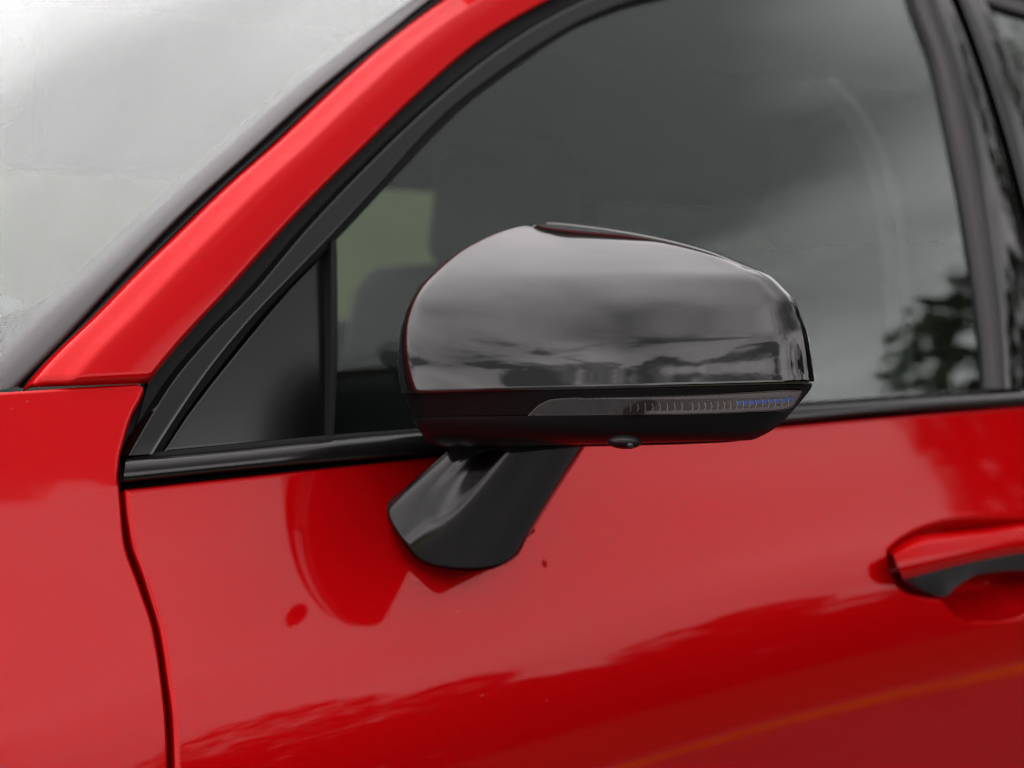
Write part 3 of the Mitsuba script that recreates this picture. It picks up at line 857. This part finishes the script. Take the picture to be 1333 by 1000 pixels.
under = np.vstack([rows[-1], rows[-1].mean(0)])
# closing plate under the housing and backing behind the band
ringb = tuck(rows[-1], 0.01, -0.0014)
put(M + '__bottom_plate', mikit.ply((np.vstack([ringb, ringb.mean(0)]), np.array([[i, i + 1, len(ringb)] for i in range(len(ringb) - 1)])), 'shell_plastic', False), None)
backb = [np.vstack([BAND[0][[0, -1]] + [0, 0, .006], rows[-1][[-1, 0]]])]
put(M + '__rear_panel', mikit.ply((backb[0], np.array([[0, 1, 2], [0, 2, 3]])), 'shell_plastic', False), None)

# turn signal: patch of the band, found by its traced outline
BB = BAND
pj = project(BB.reshape(-1, 3)).reshape(*BB.shape[:2], 2)
kmin = int(np.argmin(pj[20, :, 0]))
front = BB[:, :kmin + 1]
nrm = np.cross(np.gradient(front, axis=0), np.gradient(front, axis=1))
nrm /= np.linalg.norm(nrm, axis=2, keepdims=True)
if ((front - CAM) * nrm).sum() > 0:
    nrm = -nrm
interp = LinearNDInterpolator(project(front.reshape(-1, 3)), np.concatenate([front.reshape(-1, 3), nrm.reshape(-1, 3)], 1))
LT = [(690, 540), (697, 533), (706, 525), (722, 519), (780, 516.5), (900, 513.5), (980, 509.5), (1028, 507), (1043, 507.5)]
LB = [(690, 540.3), (700, 540.2), (720, 540.1), (760, 539.8), (800, 539.3), (900, 537), (980, 533.6), (1018, 530.8), (1031, 526)]


_top, _bot = project(front[0]), project(front[-1])
def inside(pts):
    a = np.array(pts, float)
    o1, o2 = np.argsort(_top[:, 0]), np.argsort(_bot[:, 0])
    a[:, 1] = np.clip(a[:, 1], np.interp(a[:, 0], _top[o1, 0], _top[o1, 1]) + 0.6, np.interp(a[:, 0], _bot[o2, 0], _bot[o2, 1]) - 0.5)
    return a


def patch(top, bot, off, nt=150, nu=12, bulge=0.0):
    a, b = inside(curve(top, nt)), inside(curve(bot, nt))
    G = []
    for q in np.linspace(0, 1, nu):
        r = interp(a * (1 - q) + b * q)
        G.append(r[:, :3] + r[:, 3:] * (off + bulge * (1 - (2 * q - 1) ** 2)))
    G = np.array(G)
    ok = np.isfinite(G).all((0, 2))
    return G[:, ok]


G = patch(LT, LB, 0.0010)
put(M + '__signal_reflector', mikit.ply(grid_mesh(G), 'lamp_dark', True), None)
G = patch(LT, LB, 0.0026, bulge=0.0002)
put(M + '__signal_lens', mikit.ply(grid_mesh(np.concatenate([G[:1] * 0 + patch(LT, LB, 0.0003)[:1], G, patch(LT, LB, 0.0003)[-1:]])), 'lamp_lens', 40), None, label='clear turn signal lens with fine ribs')
LTc, LBc = inside(curve(LT, 300)), inside(curve(LB, 300))
def lens_pt(x, q):
    t = np.interp(x, LTc[:, 0], LTc[:, 1])
    b = np.interp(x, LBc[:, 0], LBc[:, 1])
    return (x, t + (b - t) * q)
def bar_between(pts, w, off):
    a = np.array(pts, float)
    G = []
    for s in (-w / 2, w / 2):
        r = interp(a + [s, 0])
        G.append(r[:, :3] + r[:, 3:] * off)
    return grid_mesh(np.array(G))
ribs = []
for x in np.r_[np.arange(822, 898, 9.5), np.arange(902, 1030, 8.2)]:
    k = min(1, max(0.0, (x - 815) / 90))
    ribs.append(trimesh.Trimesh(*bar_between([lens_pt(x - 0.8, 0.36), lens_pt(x + 0.6, 0.60), lens_pt(x - 1.0, 0.84)], 0.35 + 0.45 * k, 0.0022), process=False))
put(M + '__signal_ribs', trimesh.util.concatenate(ribs), 'lamp_rib', False)
for x0 in np.arange(958, 1026, 8.2):
    put(M + '__signal_segment', mikit.ply(grid_mesh(patch([lens_pt(x0 + .9, .40), lens_pt(x0 + 7.4, .40)], [lens_pt(x0 + 1.5, .62), lens_pt(x0 + 8.0, .62)], 0.0018, nt=4, nu=3)), 'lamp_blue', False), None)
put(M + '__signal_chrome_strip', mikit.ply(grid_mesh(patch([lens_pt(x, .80) for x in np.linspace(840, 1026, 12)], [lens_pt(x, .97) for x in np.linspace(840, 1026, 12)], 0.0016, nt=40, nu=3)), 'lamp_chrome', False), None)
tipc = [(689, 540.6), (697, 532.0), (706, 524.6), (722, 518.4), (760, 516.4)]
put(M + '__signal_edge', mikit.ply(grid_mesh(patch(tipc, [(x + 0.9, y + 0.7) for x, y in tipc], 0.0030, nt=40, nu=3)), 'lamp_edge', False), None)
put(M + '__signal_top_strip', mikit.ply(grid_mesh(patch([lens_pt(x, .06) for x in np.linspace(745, 1036, 16)], [lens_pt(x, .06 + .26 * (x - 745) / 291) for x in np.linspace(745, 1036, 16)], 0.0016, nt=40, nu=3)), 'lamp_chrome', False), None)

# stalk between door and housing
def on_plane(px, p0, n):
    d = rays([px])[0]
    return CAM + d * (((p0 - CAM) @ n) / (d @ n))


def at_y(px, y):
    d = rays([px])[0]
    return CAM + d * ((y - CAM[1]) / d[1])


def door_pt(px, off=0.0):
    return hit([px], flank, off)[0]


NF = np.array([-0.78, -0.57, 0.29])             # the upper front facet of the stalk
NF /= np.linalg.norm(NF)
NL = np.array([-0.62, -0.74, -0.22])            # the lower face
NL /= np.linalg.norm(NL)
Bb = door_pt((509.5, 681), -0.004)
Bt = on_plane((594, 600), Bb, NF)
Cb, Ct = on_plane((529, 711), Bb, NF), on_plane((630, 588), Bb, NF)
face = [((553, 734), (660, 585)), ((600, 742), (696, 582)), ((645, 738), (732, 579)), ((672, 722), (756, 577))]
face = [(on_plane(p, Cb, NL) + FWD * k, on_plane(q, Cb, NL) + FWD * k) for (p, q), k in zip(face, (0.001, 0.0, 0.002, 0.010))]
Eb, Et = on_plane((683, 703), Cb, NL) + FWD * 0.024, on_plane((768, 573), Cb, NL) + FWD * 0.022
Ab, At = door_pt((508, 652)), at_y((586, 586), -0.036)
Fb, Ft_ = door_pt((690, 684)), at_y((756, 568), -0.09)
Gb, Gt = door_pt((600, 628)), at_y((640, 576), -0.045)
low_, high = [Ab, Bb, Cb, *[f_[0] for f_ in face], Eb, Fb, Gb], [At, Bt, Ct, *[f_[1] for f_ in face], Et, Ft_, Gt]


low_, high = np.array(low_), np.array(high)
_t = np.r_[0, np.cumsum(np.sqrt(np.linalg.norm(np.diff(np.vstack([low_, low_[:1]]), axis=0), axis=1)) + np.sqrt(np.linalg.norm(np.diff(np.vstack([high, high[:1]]), axis=0), axis=1)))]
_u = np.linspace(0, _t[-1], 161)[:-1]
RB, RT = (CubicSpline(_t, np.vstack([P, P[:1]]), bc_type='periodic')(_u) for P in (low_, high))
rings = [RB * (1 - q) + RT * q for q in np.linspace(0, 1, 30)]
back = hit(project(RB), flank, 0.003)
back = back + (back.mean(0) - back) * 0.01
lipr = RB * 0.75 + back * 0.25
put(M + '__stalk', loft([back, back * .5 + lipr * .5, lipr + (lipr.mean(0) - lipr) * .004] + rings, 'stalk_gloss', smooth=50), None)
fl = hit(project(RB), flank, 0.0)
cB = fl.mean(0)
put(M + '__stalk_gasket', loft([fl + [0, -0.003, 0], fl + (fl - cB) * 0.006 + [0, -0.002, 0], fl + (fl - cB) * 0.010 + [0, 0.003, 0]], 'rubber', cap=False), None)
put(M + '__stalk_neck', loft([RT + [0, 0, -.003], RT + (RT - RT.mean(0)) * 0.02 + [0, 0, -.002], RT + (RT - RT.mean(0)) * 0.03 + [0, 0, .012]], 'dark_gap', cap=False), None)

# camera pod under the housing
pod = trimesh.creation.icosphere(4, 1.0)
pod.vertices *= [0.0095, 0.014, 0.0048]
dpod = rays([(813, 575.5)])[0]
ppod = CAM + dpod * ((-0.235 - CAM[1]) / dpod[1])
pod.apply_translation(ppod)
put(M + '__camera', pod, 'shell_plastic', True)
lens = trimesh.creation.icosphere(3, 0.0026)
lens.apply_translation(ppod + [-0.004, -0.010, -0.0018])
put(M + '__camera__lens', lens, 'gloss_black', True)

# ------------------------------------------------------------------ small things
drop = trimesh.creation.icosphere(3, 1.0)
drop.vertices *= [0.0022, 0.0012, 0.0042]
drop.apply_translation(hit([(709, 735)], flank)[0])
put('water_drop', drop, 'red_paint', True, label='tiny drop stuck on the red door right of the mirror stalk', category='water drop')
